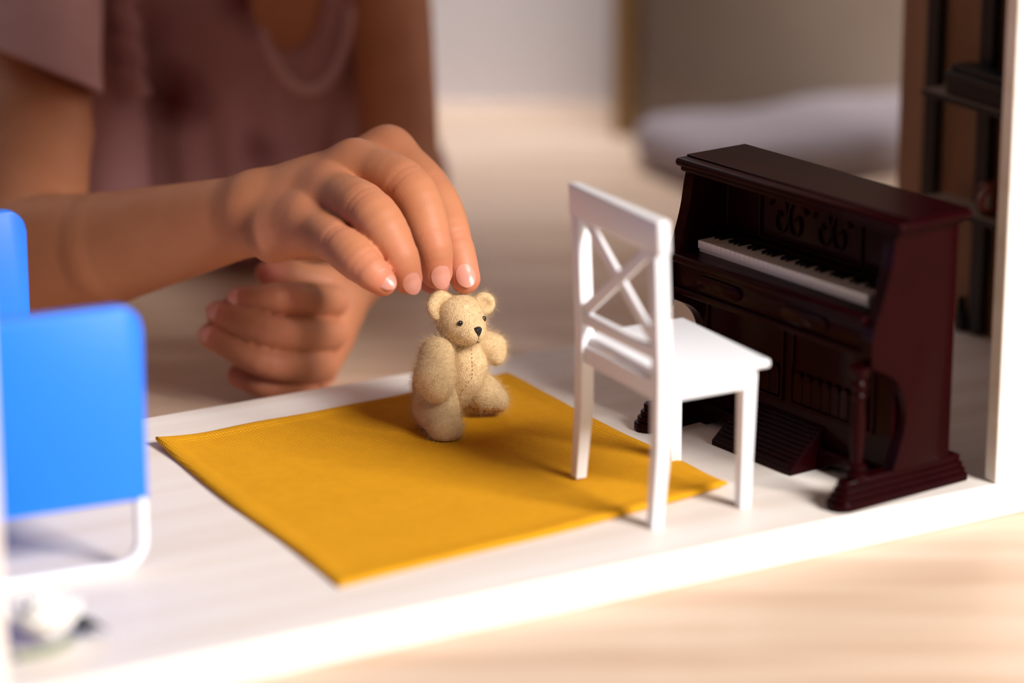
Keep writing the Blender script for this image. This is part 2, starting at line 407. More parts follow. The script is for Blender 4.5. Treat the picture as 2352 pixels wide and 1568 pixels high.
# ------------------------------------------------------------------ white cross-back chair
def chair():
    ang = math.radians(-61.8)
    r = empty('dining_chair', (1.92, 79.1, 0), ang, 'white wooden toy chair with a crossed backrest standing half on the rug', 'chair')
    Wd = 4.08                                   # between leg centres, x; y forward
    def leg(name, pts, z0, half=(.2, .2)):
        bm = B(); rings = []
        for (x, y, z, k) in pts:
            rings.append([bm.verts.new((x+sx*half[0]*k, y+sy*half[1]*k, z)) for sx, sy in ((-1, -1), (1, -1), (1, 1), (-1, 1))])
        for a, b in zip(rings, rings[1:]):
            for i in range(4): bm.faces.new((a[i], a[(i+1) % 4], b[(i+1) % 4], b[i]))
        bm.faces.new(rings[0][::-1]); bm.faces.new(rings[-1])
        bmesh.ops.bevel(bm, geom=list(bm.edges), offset=.03, segments=2, profile=.5, affect='EDGES')
        return obj(name, bm, M['white'], r, 40)
    for x, s, z0 in ((0, -1, .14), (Wd, 1, 0)):
        leg('back_post', [(x, -.1, z0, .82), (x, .05, 2.2, 1), (x, .05, 4.2, 1), (x, -.01, 5.6, 1), (x, -.1, 7.6, .95)], z0)
    for x, yf, z0 in ((.0, 2.95, .0), (Wd-.25, 2.8, 0)):
        leg('leg', [(x, yf, z0, .82), (x, 2.85, 3.95, 1)], z0)
    obj('seat', box(B(), (-.2, .1, 3.97), (Wd+.2, 3.3, 4.2), .07, 3), M['white'], r, 40)
    obj('apron', box(B(), (.2, -.05, 3.45), (Wd-.2, .12, 3.95), .03), M['white'], r)
    obj('apron', box(B(), (.2, 2.85, 3.45), (Wd-.2, 3.05, 3.95), .03), M['white'], r)
    for x in (0, Wd): obj('apron', box(B(), (x-.1, .2, 3.45), (x+.1, 2.8, 3.95), .03), M['white'], r)
    def tilt(bm, z0=4.2, y0=.05):
        for v in bm.verts:
            if v.co.z > z0: v.co.y += -.045*(v.co.z-z0)
        return bm
    obj('top_rail', tilt(box(B(), (-.34, -.13, 7.5), (Wd+.34, .24, 8.42), .08, 3)), M['white'], r, 40)
    obj('lower_rail', tilt(box(B(), (.18, -.08, 4.55), (Wd-.18, .14, 4.92), .04)), M['white'], r, 40)
    def slat(x0, z0, x1, z1, y0, y1):
        bm = B(); d = Vector((x1-x0, 0, z1-z0)).normalized(); nn = Vector((-d.z, 0, d.x))*.17
        prof = [(x0-nn.x, z0-nn.z), (x1-nn.x, z1-nn.z), (x1+nn.x, z1+nn.z), (x0+nn.x, z0+nn.z)]
        prism(bm, prof, 1, y0, y1, .03)
        return obj('cross_slat', tilt(bm), M['white'], r, 40)
    slat(.22, 4.95, Wd-.22, 7.6, -.06, .07); slat(.22, 7.6, Wd-.22, 4.95, .0, .13)
chair()

# ------------------------------------------------------------------ upright piano
def piano():
    ang = math.atan2(-.805, .593); mh = M['mahog']
    r = empty('upright_piano', (3.41, 83.58, 0), ang, 'dark mahogany toy upright piano with white keys beside the front panel', 'piano')
    L = 8.95
    # side panels: one continuous silhouette in (depth, height)
    def side(x0, x1):
        top = catmull([(1.12, 3.85), (1.08, 4.4), (1.16, 4.95), (1.42, 5.6), (1.66, 6.4), (1.78, 7.1), (1.86, 7.45)], 5)
        low = catmull([(2.0, .75), (2.2, 1.3), (2.42, 2.1), (2.3, 2.9), (1.9, 3.45), (1.12, 3.85)], 5)
        prof = [tuple(p) for p in top]+[(4.12, 7.45), (4.12, .75)]+[tuple(p) for p in low[:-1]]
        bm = B(); prism(bm, prof, 0, x0, x1, .05, 2)
        return obj('side_panel', bm, mh, r, 35)
    side(.1, .5); side(L-.5, L-.1)
    # sled feet with a rounded toe and stepped moulding
    for x0 in (-.05, L-.75):
        bm = B()
        for k, (z0, z1, g) in enumerate(((0, .26, 0), (.24, .42, .1), (.4, .58, .2), (.56, .78, .3))):
            pr_ = rrect(x0+g*.6, x0+.8-g*.6, g, 4.7-g*.5, .36-g*.6, 6, (1, 1, 0, 0))
            prism(bm, pr_, 2, z0, z1, .05, 2)
        obj('foot', bm, mh, r, 35)
    # turned columns
    for x in (.35, L-.38):
        prof = [(.3, .76), (.3, .9), (.2, .98), (.26, 1.08), (.26, 1.14), (.15, 1.22), (.2, 1.9), (.21, 2.3), (.17, 2.75), (.15, 2.95), (.23, 3.03), (.23, 3.12), (.16, 3.2), (.24, 3.32), (.24, 3.42), (.17, 3.52), (.28, 3.68), (.3, 3.9)]
        obj('column', lathe(B(), prof, x, .92), mh, r, 50)
    # carcass
    obj('lower_body', box(B(), (.45, 2.25, .55), (L-.45, 4.05, 5.0), .04), mh, r)
    obj('upper_body', box(B(), (.45, 2.95, 4.9), (L-.45, 4.05, 7.5), .04), mh, r)
    obj('plinth', prism(B(), [(.5, .0), (1.0, .0), (1.25, .22), (1.7, .34), (2.15, .3), (2.4, .05), (6.1, .05), (6.35, .3), (6.8, .34), (7.25, .22), (7.5, 0), (L-.5, 0), (L-.5, .62), (.5, .62)], 1, 2.0, 3.9, .03), mh, r)
    # key bed, key slip and mouldings
    obj('key_bed', box(B(), (.45, 1.2, 4.2), (L-.45, 3.0, 5.12), .08, 3), mh, r, 40)
    obj('key_slip', box(B(), (.45, 1.05, 4.95), (L-.45, 1.95, 5.2), .07, 3), mh, r, 40)
    obj('moulding', box(B(), (.45, 1.1, 4.05), (L-.45, 1.4, 4.25), .06, 3), mh, r, 40)
    obj('moulding', box(B(), (.45, 2.0, 3.82), (L-.45, 2.3, 4.02), .05, 3), mh, r, 40)
    for x0, x1 in ((1.5, 3.4), (5.1, 7.0)):
        obj('oval_relief', prism(B(), rrect(x0, x1, 4.4, 4.8, .19, 8), 1, 1.12, 1.25, .05, 2), mh, r, 40)
    # lower panels with arched fluting
    for x0, x1 in ((.7, 4.1), (4.4, 7.8)):
        bm = B(); box(bm, (x0, 2.16, 1.55), (x0+.1, 2.3, 3.7), .03); box(bm, (x1-.1, 2.16, 1.55), (x1, 2.3, 3.7), .03)
        box(bm, (x0, 2.16, 3.6), (x1, 2.3, 3.7), .03); box(bm, (x0, 2.16, 1.5), (x1, 2.3, 1.6), .03)
        obj('panel_frame', bm, mh, r)
        n = 8; st = (x1-x0-.3)/n
        for i in range(n):
            a = x0+.15+i*st
            pr_ = [(a+.02, 1.65), (a+st-.02, 1.65)]+[(a+st/2+(st/2-.02)*math.cos(t), 2.35+(st/2)*math.sin(t)) for t in np.linspace(0, math.pi, 7)]
            obj('flute', prism(B(), pr_, 1, 2.14, 2.28, .03, 1), mh, r, 40)
    # music desk: frame, vertical beads and scrolls
    bm = B(); box(bm, (.7, 2.86, 5.75), (L-.7, 3.0, 5.85), .03); box(bm, (.7, 2.86, 7.2), (L-.7, 3.0, 7.3), .03)
    for x in (.7, 2.1, 6.3, L-.8): box(bm, (x, 2.86, 5.75), (x+.1, 3.0, 7.3), .03)
    obj('music_desk', bm, mh, r)
    for cx, sg in ((3.0, 1), (3.7, -1), (4.8, 1), (5.5, -1)):
        pts = [(cx+sg*(.09*t)*math.cos(t)*.55, 2.9, 6.5+.09*t*math.sin(t)*.9) for t in np.linspace(.6, 9, 40)]
        obj('scroll_relief', tube(B(), pts, .045, 6), mh, r, 60)
    obj('name_board', box(B(), (.5, 2.7, 5.1), (L-.5, 3.0, 5.7), .05), mh, r)
    # lid
    bm = B(); box(bm, (-.12, 1.6, 7.58), (L+.28, 4.25, 7.82), .1, 3); box(bm, (-.02, 1.72, 7.42), (L+.1, 4.15, 7.6), .08, 3)
    obj('lid', bm, mh, r, 40)
    obj('lid_rim', box(B(), (-.06, 2.0, 7.8), (L+.2, 4.2, 7.87), .03), mh, r)
    # pedal board: sloping ribbed wedge
    bm = B(); prism(bm, [(1.02, 0), (1.02, .14), (2.3, 1.25), (2.3, 0)], 0, 2.45, 5.85, .03)
    obj('pedal_board', bm, mh, r)
    for i in range(10):
        t = .06+.088*i; y = 1.02+1.28*t; z = .14+1.11*t
        bm = B(); tube(bm, [(2.6, y, z+.02), (5.7, y, z+.02)], .045, 6)
        obj('rib', bm, mh, r)
    # keyboard
    kb = obj('keyboard', box(B(), (.75, 1.86, 5.1), (L-1.1, 2.72, 5.3), .02), M['ivory'], r)
    n = 35; st = (L-1.85)/n
    kme = None
    for i in range(n):
        x = .75+i*st
        if kme is None:
            k = obj('white_key', box(B(), (.006, 0, 0), (st-.006, .9, .24), .012, 1), M['ivory'], kb); kme = k.data
        else: k = link(bpy.data.objects.new('white_key', kme), kb)
        k.location = (x*S, 1.8*S, 5.3*S)
    bme = None
    for i in range(n-1):
        if i % 7 in (2, 6): continue
        x = .75+(i+1)*st
        if bme is None:
            k = obj('black_key', box(B(), (-.036, 0, 0), (.036, .45, .11), .012, 1), M['ebony'], kb); bme = k.data
        else: k = link(bpy.data.objects.new('black_key', bme), kb)
        k.location = (x*S, 2.27*S, 5.52*S)
piano()

# ------------------------------------------------------------------ blue armchair
def armchair():
    u0, w0 = -22.35, 5.7; x, y = HW(u0, w0)
    r = empty('doll_armchair', (x, y, 0), HA-math.radians(5.5), 'blue doll armchair with flat side panels on white bent-tube legs', 'armchair')
    for yy in (0, 10.4):
        pr_ = rrect(-5.6, 0, 1.95, 7.05, .62, 8, (1, 0, 1, 1))
        obj('side_panel', prism(B(), pr_, 1, yy-.16, yy+.16, .06, 2), M['blue'], r, 40)
        path = [(-.16, yy, 2.1), (-.16, yy, .85)]
        path += [(-.16-.68*(1-math.cos(a)), yy, .85-.68*math.sin(a)) for a in np.linspace(0, math.pi/2, 8)[1:]]
        path += [(-4.8-.68*math.sin(a), yy, .17+.68*(1-math.cos(a))) for a in np.linspace(0, math.pi/2, 8)]
        path += [(-5.48, yy, 2.1)]
        obj('leg_frame', tube(B(), path, .165, 12), M['tube'], r, 60)
    obj('seat', box(B(), (-5.4, .16, 2.5), (-.5, 10.24, 2.9), .1, 3), M['blue'], r, 40)
    obj('backrest', box(B(), (-5.5, .16, 2.9), (-5.1, 10.24, 6.6), .1, 3), M['blue'], r, 40)
armchair()

# ------------------------------------------------------------------ little white flower in the foreground
def flower():
    c = P(108, 1450, 72.6); x, y = c[0], c[1]
    r = empty('toy_flower', (x, y, 0), HA, 'small white cloth flower with dark green leaf lying at the front left', 'flower')
    rng = random.Random(2)
    for ring, (n, rad, lean, sz) in enumerate(((7, .46, .8, .62), (6, .32, .45, .58), (4, .14, .15, .52))):
        for i in range(n):
            a = 2*math.pi*i/n+ring*.5+rng.uniform(-.15, .15)
            bm = B(); bmesh.ops.create_uvsphere(bm, u_segments=12, v_segments=8, radius=1)
            mtx = Matrix.Translation((rad*math.cos(a), rad*math.sin(a), .62+.1*ring))@Matrix.Rotation(a, 4, 'Z')@Matrix.Rotation(lean, 4, 'Y')@Matrix.Diagonal((.1, sz*.7, sz, 1))
            bmesh.ops.transform(bm, matrix=mtx, verts=bm.verts)
            obj('petal', bm, M['petal'], r, 180)
    def leaf(x0, y0, z0, ang, ln, wd, m):
        bm = B(); n = 8
        L_ = []; R_ = []
        for i in range(n+1):
            t = i/n; h = wd*math.sin(math.pi*min(1, t*.96+.02)); z = .22*math.sin(math.pi*t)
            L_.append(bm.verts.new((t*ln, h, z+.06))); R_.append(bm.verts.new((t*ln, -h, z+.06)))
        mid = [bm.verts.new((i/n*ln, 0, .22*math.sin(math.pi*i/n))) for i in range(n+1)]
        for i in range(n):
            bm.faces.new((L_[i], L_[i+1], mid[i+1], mid[i])); bm.faces.new((mid[i], mid[i+1], R_[i+1], R_[i]))
        bmesh.ops.solidify(bm, geom=bm.faces[:], thickness=.05)
        bmesh.ops.transform(bm, matrix=Matrix.Translation((x0, y0, z0))@Matrix.Rotation(ang, 4, 'Z'), verts=bm.verts)
        return obj('leaf', bm, m, r, 180)
    leaf(.72, -.1, .12, -.1, .75, .28, M['leaf']); leaf(.75, .1, .2, .4, .6, .22, M['leaf'])
    obj('stem', tube(B(), catmull([(.5, -.3, .16), (0, -.5, .13), (-.5, -.55, .12), (-1.0, -.5, .12)], 6), .11, 10), M['stem'], r, 60)
    leaf(-.9, -.5, .06, 3.0, .5, .18, M['stem'])
flower()

# ------------------------------------------------------------------ wall shelf and what is on it
def shelf():
    x, y = HW(8.96, 10.6)
    r = empty('wall_shelf', (x, y, 0), HA, 'black ladder shelf against the dollhouse side wall behind the piano', 'shelf')
    for w_ in (.6, 3.3, -2.4):
        obj('upright', box(B(), (-.36, w_, .02), (-.06, w_+.62, 16), .03), M['black'], r)
    for z in (4.3, 7.8, 12.0):
        obj('board', box(B(), (-1.5, -4.0, z-.18), (-.3, 2.6, z), .02), M['black'], r)
        obj('board_top', box(B(), (-1.46, -3.95, z), (-.36, 2.55, z+.025), .005), M['edge'], r)
    obj('strut', prism(B(), [(1.3, 0), (1.75, 0), (1.62, 1.1), (1.5, 1.15)], 0, -.5, -.2, .03), M['black'], r)
    x, y = HW(8.15, 10.6)
    b = empty('keepsake_box', (x, y, 7.825), HA, 'flat dark brown box with lid on the upper shelf board', 'box')
    obj('body', box(B(), (-.5, -2.2, 0), (.5, 1.6, .45), .04), M['dkbox'], b)
    obj('lid', box(B(), (-.55, -2.25, .45), (.55, 1.65, .72), .04), M['dkbox'], b)
    obj('tray', box(B(), (-.42, -2.0, .72), (.42, 1.5, .95), .03), M['black'], b)
    x, y = HW(8.1, 10.3)
    j = empty('toy_jug', (x, y, 4.325), HA, 'small rust red jug with beige spout on the lower shelf board', 'jug')
    obj('body', lathe(B(), [(.2, 0), (.38, .1), (.46, .35), (.4, .62), (.22, .8), (.2, .92), (.26, 1.0)], 0, 0), M['rust'], j, 60)
    obj('handle', tube(B(), catmull([(0, .38, .3), (0, .66, .45), (0, .6, .75), (0, .26, .85)], 5), .06, 8), M['rust'], j, 60)
    obj('spout', tube(B(), [(-.3, -.3, .35), (-.42, -.42, .6), (-.5, -.5, .75)], .1, 8, rad=[.13, .1, .08]), M['edge'], j, 60)
shelf()

# ------------------------------------------------------------------ teddy bear
def bear():
    base = P(1050, 975, 88.3)
    org = (base[0], base[1], .1)
    r = empty('teddy_bear', org, 0, 'tiny cream felt teddy bear held upright on the mustard rug', 'teddy bear')
    def A(px, py, d, rad): return (*P(px, py, d), rad)
    def build(name, fn, c, ext, h, m=M['felt'], par=r):
        def jit(p):
            return fn(p)+.003*np.sin(p[:, 0]*23+p[:, 2]*9)*np.sin(p[:, 1]*19+p[:, 2]*17)
        v, f = snet(jit, np.array(c)-ext, np.array(c)+ext, h)
        o = npobj(name, v, f, m, par, origin=org)
        md = o.modifiers.new('fuzz', 'PARTICLE_SYSTEM'); ps = o.particle_systems[0].settings
        ps.type = 'HAIR'; ps.count = int(520*4*math.pi*(ext*.62)**2) if name != 'sole' else 300
        ps.hair_length = .024*S; ps.hair_step = 2; ps.root_radius = .0024; ps.tip_radius = .001; ps.radius_scale = 1*S
        ps.brownian_factor = .0004; ps.normal_factor = .00035; ps.tangent_factor = .0002; ps.length_random = .8
        ps.factor_random = .0004; ps.display_step = 2; ps.render_step = 2
        return o
    def axes(fwd, up):
        f_ = np.array(fwd, float); f_ /= np.linalg.norm(f_); u_ = np.array(up, float); u_ -= f_*(u_@f_); u_ /= np.linalg.norm(u_)
        return np.stack([np.cross(f_, u_), u_, f_])          # right, up, forward
    hc = P(1057, 735, 88.0)
    fwd = .56*CR-.30*CU+.78*CT; Mx = axes(fwd, CU-.2*CR); rt, up, fw = Mx
    def head(p):
        d = ell(p, hc, (.71, .68, .72), Mx)
        d = smin(d, ell(p, hc+fw*.5-up*.18, (.42, .36, .5), Mx), .35)
        d = smin(d, ell(p, hc+up*.25-fw*.1, (.62, .45, .55), Mx), .2)
        q = (p-hc)@rt.astype(np.float32)                      # centre seam, pressed in a hair
        return d+.018*np.exp(-(q/.025)**2)
    hd = build('head', head, hc, 1.35, .045)
    for sg, px, py, d_, rr in ((1, 1014, 703, 87.75, .46), (-1, 1111, 697, 88.65, .34)):
        c = P(px, py, d_)
        out = (c-hc); out /= np.linalg.norm(out)
        nrm = .35*CR*(1 if sg > 0 else .5)+.9*CT+.1*CU; nrm /= np.linalg.norm(nrm)
        Me = axes(nrm, CU)
        def ear(p, c=c, Me=Me, rr=rr):
            d = ell(p, c, (rr, rr, .2), Me)
            e = ell(p, c+Me[2]*.2-CU*.03, (rr*.62, rr*.62, .13), Me)
            h_ = np.maximum(.1-np.abs(d+e), 0)/.1
            return np.maximum(d, -e)+h_*h_*.1*.25
        build('ear', ear, c, .62, .035, par=hd)
    # face
    def onface(x, y):                                          # march from outside onto the head
        o = hc+rt*x+up*y+fw*2.2
        t = 0.0
        for _ in range(80):
            dd = float(head(np.array([o-fw*t], np.float32))[0]); t += dd*.7
            if dd < .002: break
        return o-fw*t
    def ball(name, c, R, Mb, m, par):
        bm = B(); bmesh.ops.create_uvsphere(bm, u_segments=16, v_segments=10, radius=1)
        for v in bm.verts:
            q = np.array(v.co); v.co = Vector(c+Mb[0]*q[0]*R[0]+Mb[1]*q[1]*R[1]+Mb[2]*q[2]*R[2]-np.array(org))
        return obj(name, bm, m, par, 180)
    for x in (-.4, .4):
        ball('eye', onface(x, .16)-fw*.01, (.085, .09, .06), Mx, M['bead'], hd)
    nz = onface(0, -.06)
    bm = B(); pr_ = [(-.13, .12), (0, .15), (.13, .12), (.1, -.02), (.03, -.16), (-.03, -.16), (-.1, -.02)]
    va = [bm.verts.new(Vector(nz+rt*a+up*b-fw*.08-np.array(org))) for a, b in pr_]
    vb = [bm.verts.new(Vector(nz+rt*a*.8+up*b*.8+fw*.05-np.array(org))) for a, b in pr_]
    bm.faces.new(va); bm.faces.new(vb[::-1])
    for i in range(7): bm.faces.new((va[i], vb[i], vb[(i+1) % 7], va[(i+1) % 7]))
    bmesh.ops.bevel(bm, geom=list(bm.edges), offset=.025, segments=2, profile=.5, affect='EDGES')
    obj('nose', bm, M['floss'], hd, 60)
    pts = [onface(0, -.16)+fw*.0, onface(0, -.26), onface(0, -.36), onface(-.06, -.42), onface(-.14, -.44)]
    obj('mouth', tube(B(), [Vector(p-np.array(org)) for p in catmull(pts, 4)], .014, 6), M['floss'], hd)
    # torso
    tb = [A(1072, 800, 88.4, .42), A(1073, 838, 88.3, .52), A(1067, 872, 88.3, .46), A(1056, 900, 88.3, .28)]
    def torso(p): return chain(p, tb, .3)
    build('torso', torso, P(1068, 845, 88.3), 1.6, .05)
    # seam stitches down the front
    for i in range(13):
        t = i/12; px = 1080+3*math.sin(t*3)-26*max(0, t-.65)/.35; py = 795+112*t
        o = P(px, py, 86); k = 0.0
        for _ in range(60):
            dd = float(torso(np.array([o-CT*k], np.float32))[0]); k += dd*.7
            if dd < .003: break
        q = o-CT*k
        obj('stitch', tube(B(), [Vector(q-np.array(org)+CU*.025), Vector(q-np.array(org)+CT*.008), Vector(q-np.array(org)-CU*.025)], .012, 5), M['thread'], r)
    # arms
    def armL(p): return smin(rc(p, P(1003, 815, 87.5), P(999, 868, 87.1), .52, .575), rc(p, P(999, 868, 87.1), P(1004, 893, 86.95), .575, .42), .2)
    build('arm', armL, P(1001, 850, 87.2), 1.7, .05)
    def armR(p): return smin(rc(p, P(1100, 782, 88.8), P(1130, 800, 88.9), .36, .42), rc(p, P(1130, 800, 88.9), P(1140, 818, 88.8), .42, .26), .15)
    build('arm', armR, P(1122, 800, 88.9), 1.1, .045)
    # legs, soles flat on the rug
    zr = .115
    def legL(p):
        d = rc(p, P(996, 888, 88.2), P(1001, 935, 87.9), .62, .61)
        d = smin(d, rc(p, P(1001, 935, 87.9), P(1023, 983, 87.1), .61, .5), .3)
        return np.maximum(d, zr+.03-p[:, 2])
    build('leg', legL, P(1005, 945, 87.7), 1.7, .05)
    def legR(p):
        d = rc(p, P(1085, 878, 88.9), P(1112, 905, 88.9), .48, .5)
        d = smin(d, rc(p, P(1112, 905, 88.9), P(1142, 920, 88.9), .48, .34), .25)
        n = (CU*.97-CT*.1+CR*.02); c = P(1120, 941, 88.9)
        return np.maximum(d, (np.asarray(c, np.float32)-p)@n.astype(np.float32))
    build('leg', legR, P(1115, 900, 88.9), 1.4, .045)
    def soleL(p):
        d = rc(p, P(1001, 935, 87.9), P(1023, 983, 87.1), .625, .515)
        return np.maximum(np.maximum(d, p[:, 2]-(zr+.05)), zr-p[:, 2])
    build('sole', soleL, P(1010, 985, 87.3), 1.0, .03, M['sole'])
    def soleR(p):
        n = (CU*.97-CT*.1+CR*.02).astype(np.float32); c = np.asarray(P(1120, 941, 88.9), np.float32)
        d = smin(rc(p, P(1085, 878, 88.9), P(1112, 905, 88.9), .48, .5), rc(p, P(1112, 905, 88.9), P(1142, 920, 88.9), .48, .34), .25)
        s = (p-c)@n
        return np.maximum(np.maximum(d-.02, s-.01), -s-.05)
    build('sole', soleR, P(1120, 935, 88.9), 1.0, .03, M['sole'])
bear()

# ------------------------------------------------------------------ the child
def child():
    org = (-9.6, 106.0, ZF)
    root = empty('person', org, 0, 'child in a pink printed dress reaching in to hold the bear', 'person')
    def A(px, py, d, rad): return (*P(px, py, d), rad)
    # right hand (left in the picture): wrist, metacarpals, fingers
    wr = P(580, 492, 89.8)
    F = {
     'pinky':  [A(704, 508, 87.9, .70), A(785, 564, 86.0, .62), A(843, 616, 85.3, .54), A(879, 648, 85.3, .40)],
     'ring':   [A(750, 443, 88.3, .74), A(846, 484, 86.2, .70), A(911, 576, 85.8, .57), A(935, 639, 86.1, .44)],
     'middle': [A(815, 385, 88.9, .80), A(936, 430, 87.5, .71), A(990, 552, 87.0, .58), A(1003, 626, 87.2, .46)],
     'index':  [A(890, 352, 90.2, .78), A(990, 446, 89.1, .68), A(1043, 560, 88.2, .55), A(1068, 639, 87.9, .45)],
    }
    TH = [A(690, 520, 90.5, .9), A(800, 545, 91.2, .62), A(930, 605, 90.6, .5), A(1003, 650, 89.6, .38)]
    # left hand (right in the picture), a loose fist on the floor
    G_ = {
     'index':  [A(765, 690, 94.9, .515), A(650, 686, 92.6, .515), A(550, 690, 93.0, .43)],
     'middle': [A(760, 768, 94.7, .52), A(635, 766, 92.2, .515), A(505, 720, 93.0, .42)],
     'ring':   [A(740, 842, 94.5, .51), A(620, 834, 92.3, .51), A(486, 771, 93.0, .41)],
     'pinky':  [A(700, 892, 94.4, .44), A(615, 886, 92.9, .42), A(550, 862, 93.4, .38)],
    }
    TL = [A(745, 650, 95.8, .6), A(670, 632, 95.2, .48), A(612, 627, 94.8, .36)]
    elbR = P(62, 585, 95.5); shR = P(75, -90, 103.5); elbL = P(925, 420, 104.0); shL = P(890, -70, 107.0); wrL = P(800, 640, 97.5)
    def handR(p):
        palm = None
        for k, f in F.items():
            e = rc(p, wr+.12*(np.array(f[0][:3])-wr), np.array(f[0][:3]), .88, f[0][3]*.95)
            palm = e if palm is None else smin(palm, e, .65)
        palm = smin(palm, rc(p, P(628, 543, 88.5), P(705, 520, 87.9), .78, .72), .6)   # heel below the little finger
        palm = smin(palm, ell(p, P(735, 455, 89.4), (1.5, 1.2, 1.1)), .4)
        palm = smin(palm, rc(p, TH[0][:3], TH[1][:3], TH[0][3], TH[1][3]), .5)
        fing = None
        for k, f in F.items():
            e = plump(p, [f[0][:3]+(f[0][3]*.92,)]+f[1:], .12)
            fing = e if fing is None else smin(fing, e, .06)
        fing = smin(fing, plump(p, TH, .2), .04)
        d = smin(palm, fing, .5)
        arm = smin(rc(p, wr, P(250, 570, 93.5), 1.17, 1.72), rc(p, P(250, 570, 93.5), elbR, 1.70, 1.9), .12)
        d = smin(d, arm, .5)
        # creases: wrist fold and joint lines
        for f in F.values():
            for j in (1, 2):
                a = np.array(f[j][:3]); t = np.array(f[j+1][:3])-np.array(f[j-1][:3]); t /= np.linalg.norm(t)
                q = p-a.astype(np.float32); s = q@t.astype(np.float32); rr = np.linalg.norm(q, axis=1)
                near = np.clip(1.6-rr/f[j][3], 0, 1)
                d = d+.034*near*(np.exp(-((s-.11)/.045)**2)+np.exp(-((s+.12)/.045)**2)+.8*np.exp(-(s/.045)**2))
        return d
    def upR(p): return smin(rc(p, elbR, P(85, 300, 98.5), 1.8, 1.75), rc(p, P(85, 300, 98.5), shR, 1.75, 1.9), .3)
    def handL(p):
        palm = smin(rc(p, P(775, 690, 96.2), P(722, 865, 95.4), .78, .62), rc(p, P(745, 760, 95.8), P(715, 800, 95.6), .95, .9), .5)
        palm = smin(palm, rc(p, P(778, 700, 96.4), wrL, .85, 1.0), .5)
        fing = None
        for f in G_.values():
            e = plump(p, f, .15); fing = e if fing is None else smin(fing, e, .02)
        d = smin(palm, fing, .12)
        d = smin(d, chain(p, TL, .2), .12)
        fore = rc(p, wrL, elbL, 1.0, 1.3)
        return np.maximum(smin(d, fore, .5), ZF-p[:, 2]+.01)
    def armL(p): return smin(rc(p, elbL, shL, 1.3, 1.5), rc(p, elbL, wrL, 1.3, 1.0), .4)
    tc = np.array([-9.4, 106.5, 0])
    HC = np.array([-9.3, 101.5, 21.0])
    def torso(p):
        d = ell(p, tc+(0, 0, 6.0), (4.7, 3.0, 6.5)); d = smin(d, ell(p, tc+(0, 3.5, 1.5), (4.8, 4.2, 3.5)), 1.5)
        d = smin(d, rc(p, shR, tc+(-2, 0, 10.2), 1.8, 2.0), 1.0); d = smin(d, rc(p, shL, tc+(2, 0, 10.2), 1.5, 2.0), 1.0)
        d = smin(d, rc(p, tc+(0, -.6, 11), HC+(0, 1.0, -3), 1.9, 1.8), .8)
        return d
    def headf(p):
        d = ell(p, HC, (4.4, 5.0, 5.4)); d = smin(d, ell(p, HC+(0, -2.0, -2.6), (3.2, 2.7, 3.0)), 1.2)
        d = smin(d, ell(p, HC+(0, -4.9, -1.3), (.6, .8, .9)), .5)
        for s in (-1, 1):
            d = smin(d, ell(p, HC+(s*4.4, .3, -.8), (.35, .8, 1.2)), .2)
            e = ell(p, HC+(s*1.7, -5.0, -.1), (1.0, .8, .7)); d = -smin(-d, e, .5)
            d = smin(d, ell(p, HC+(s*1.0*.6, -4.3, -3.1), (.9, .6, .32)), .15)
        return d
    def legs(p):
        d = None
        for s in (-1, 1):
            e = smin(rc(p, tc+(s*2.4, 4, 1.2), tc+(s*3.8, -.5, .8), 2.2, 1.6), rc(p, tc+(s*3.8, -.5, .5), tc+(s*3.0, 9, .35), 1.5, 1.1), .4)
            e = smin(e, rc(p, tc+(s*3.0, 9, .2), tc+(s*2.4, 12.2, .0), 1.0, .7), .4)
            d = e if d is None else np.minimum(d, e)
        return np.maximum(d, ZF+.02-p[:, 2])
    allp = lambda p: smin(smin(smin(smin(torso(p), headf(p), .6), np.minimum(upR(p), armL(p)), .5), legs(p), .5), np.minimum(rc(p, elbR, P(250, 572, 93.5), 1.85, 1.72), handL(p)), .3)
    V1, Q1 = snet(handR, (-16.6, 79.6, -.4), (-.2, 97.5, 9.2), .06)
    V2, Q2 = snet(handL, (-10.3, 86.0, ZF-.2), (-2.6, 101.5, 6.5), .1)
    V3, Q3 = snet(lambda p: smin(smin(smin(smin(torso(p), headf(p), .6), smin(upR(p), armL(p), .1), .5), legs(p), .5), rc(p, elbR, P(250, 572, 93.5), 1.78, 1.65), .3), (-19.5, 87, ZF-.4), (0, 121, 28), .3)
    V = np.concatenate([V1, V2, V3]); Q = np.concatenate([Q1, Q2+len(V1), Q3+len(V1)+len(V2)])
    pink = np.zeros(len(V))
    for f in list(F.values())+list(G_.values()):
        for j, pt in enumerate(f):
            if j == 0: amp, rad = .12, 1.0
            elif j == len(f)-1: amp, rad = .6, .62
            else: amp, rad = .3, .6
            pink = np.maximum(pink, amp*np.exp(-(np.linalg.norm(V-np.array(pt[:3]), axis=1)/(rad*1.1))**4))
    for pt in (TL[-1], TH[-1]):
        pink = np.maximum(pink, .9*np.exp(-(np.linalg.norm(V-np.array(pt[:3]), axis=1)/.7)**4))
    body = npobj('body', V, Q, M['skin'], root, {'pink': pink}, origin=org)
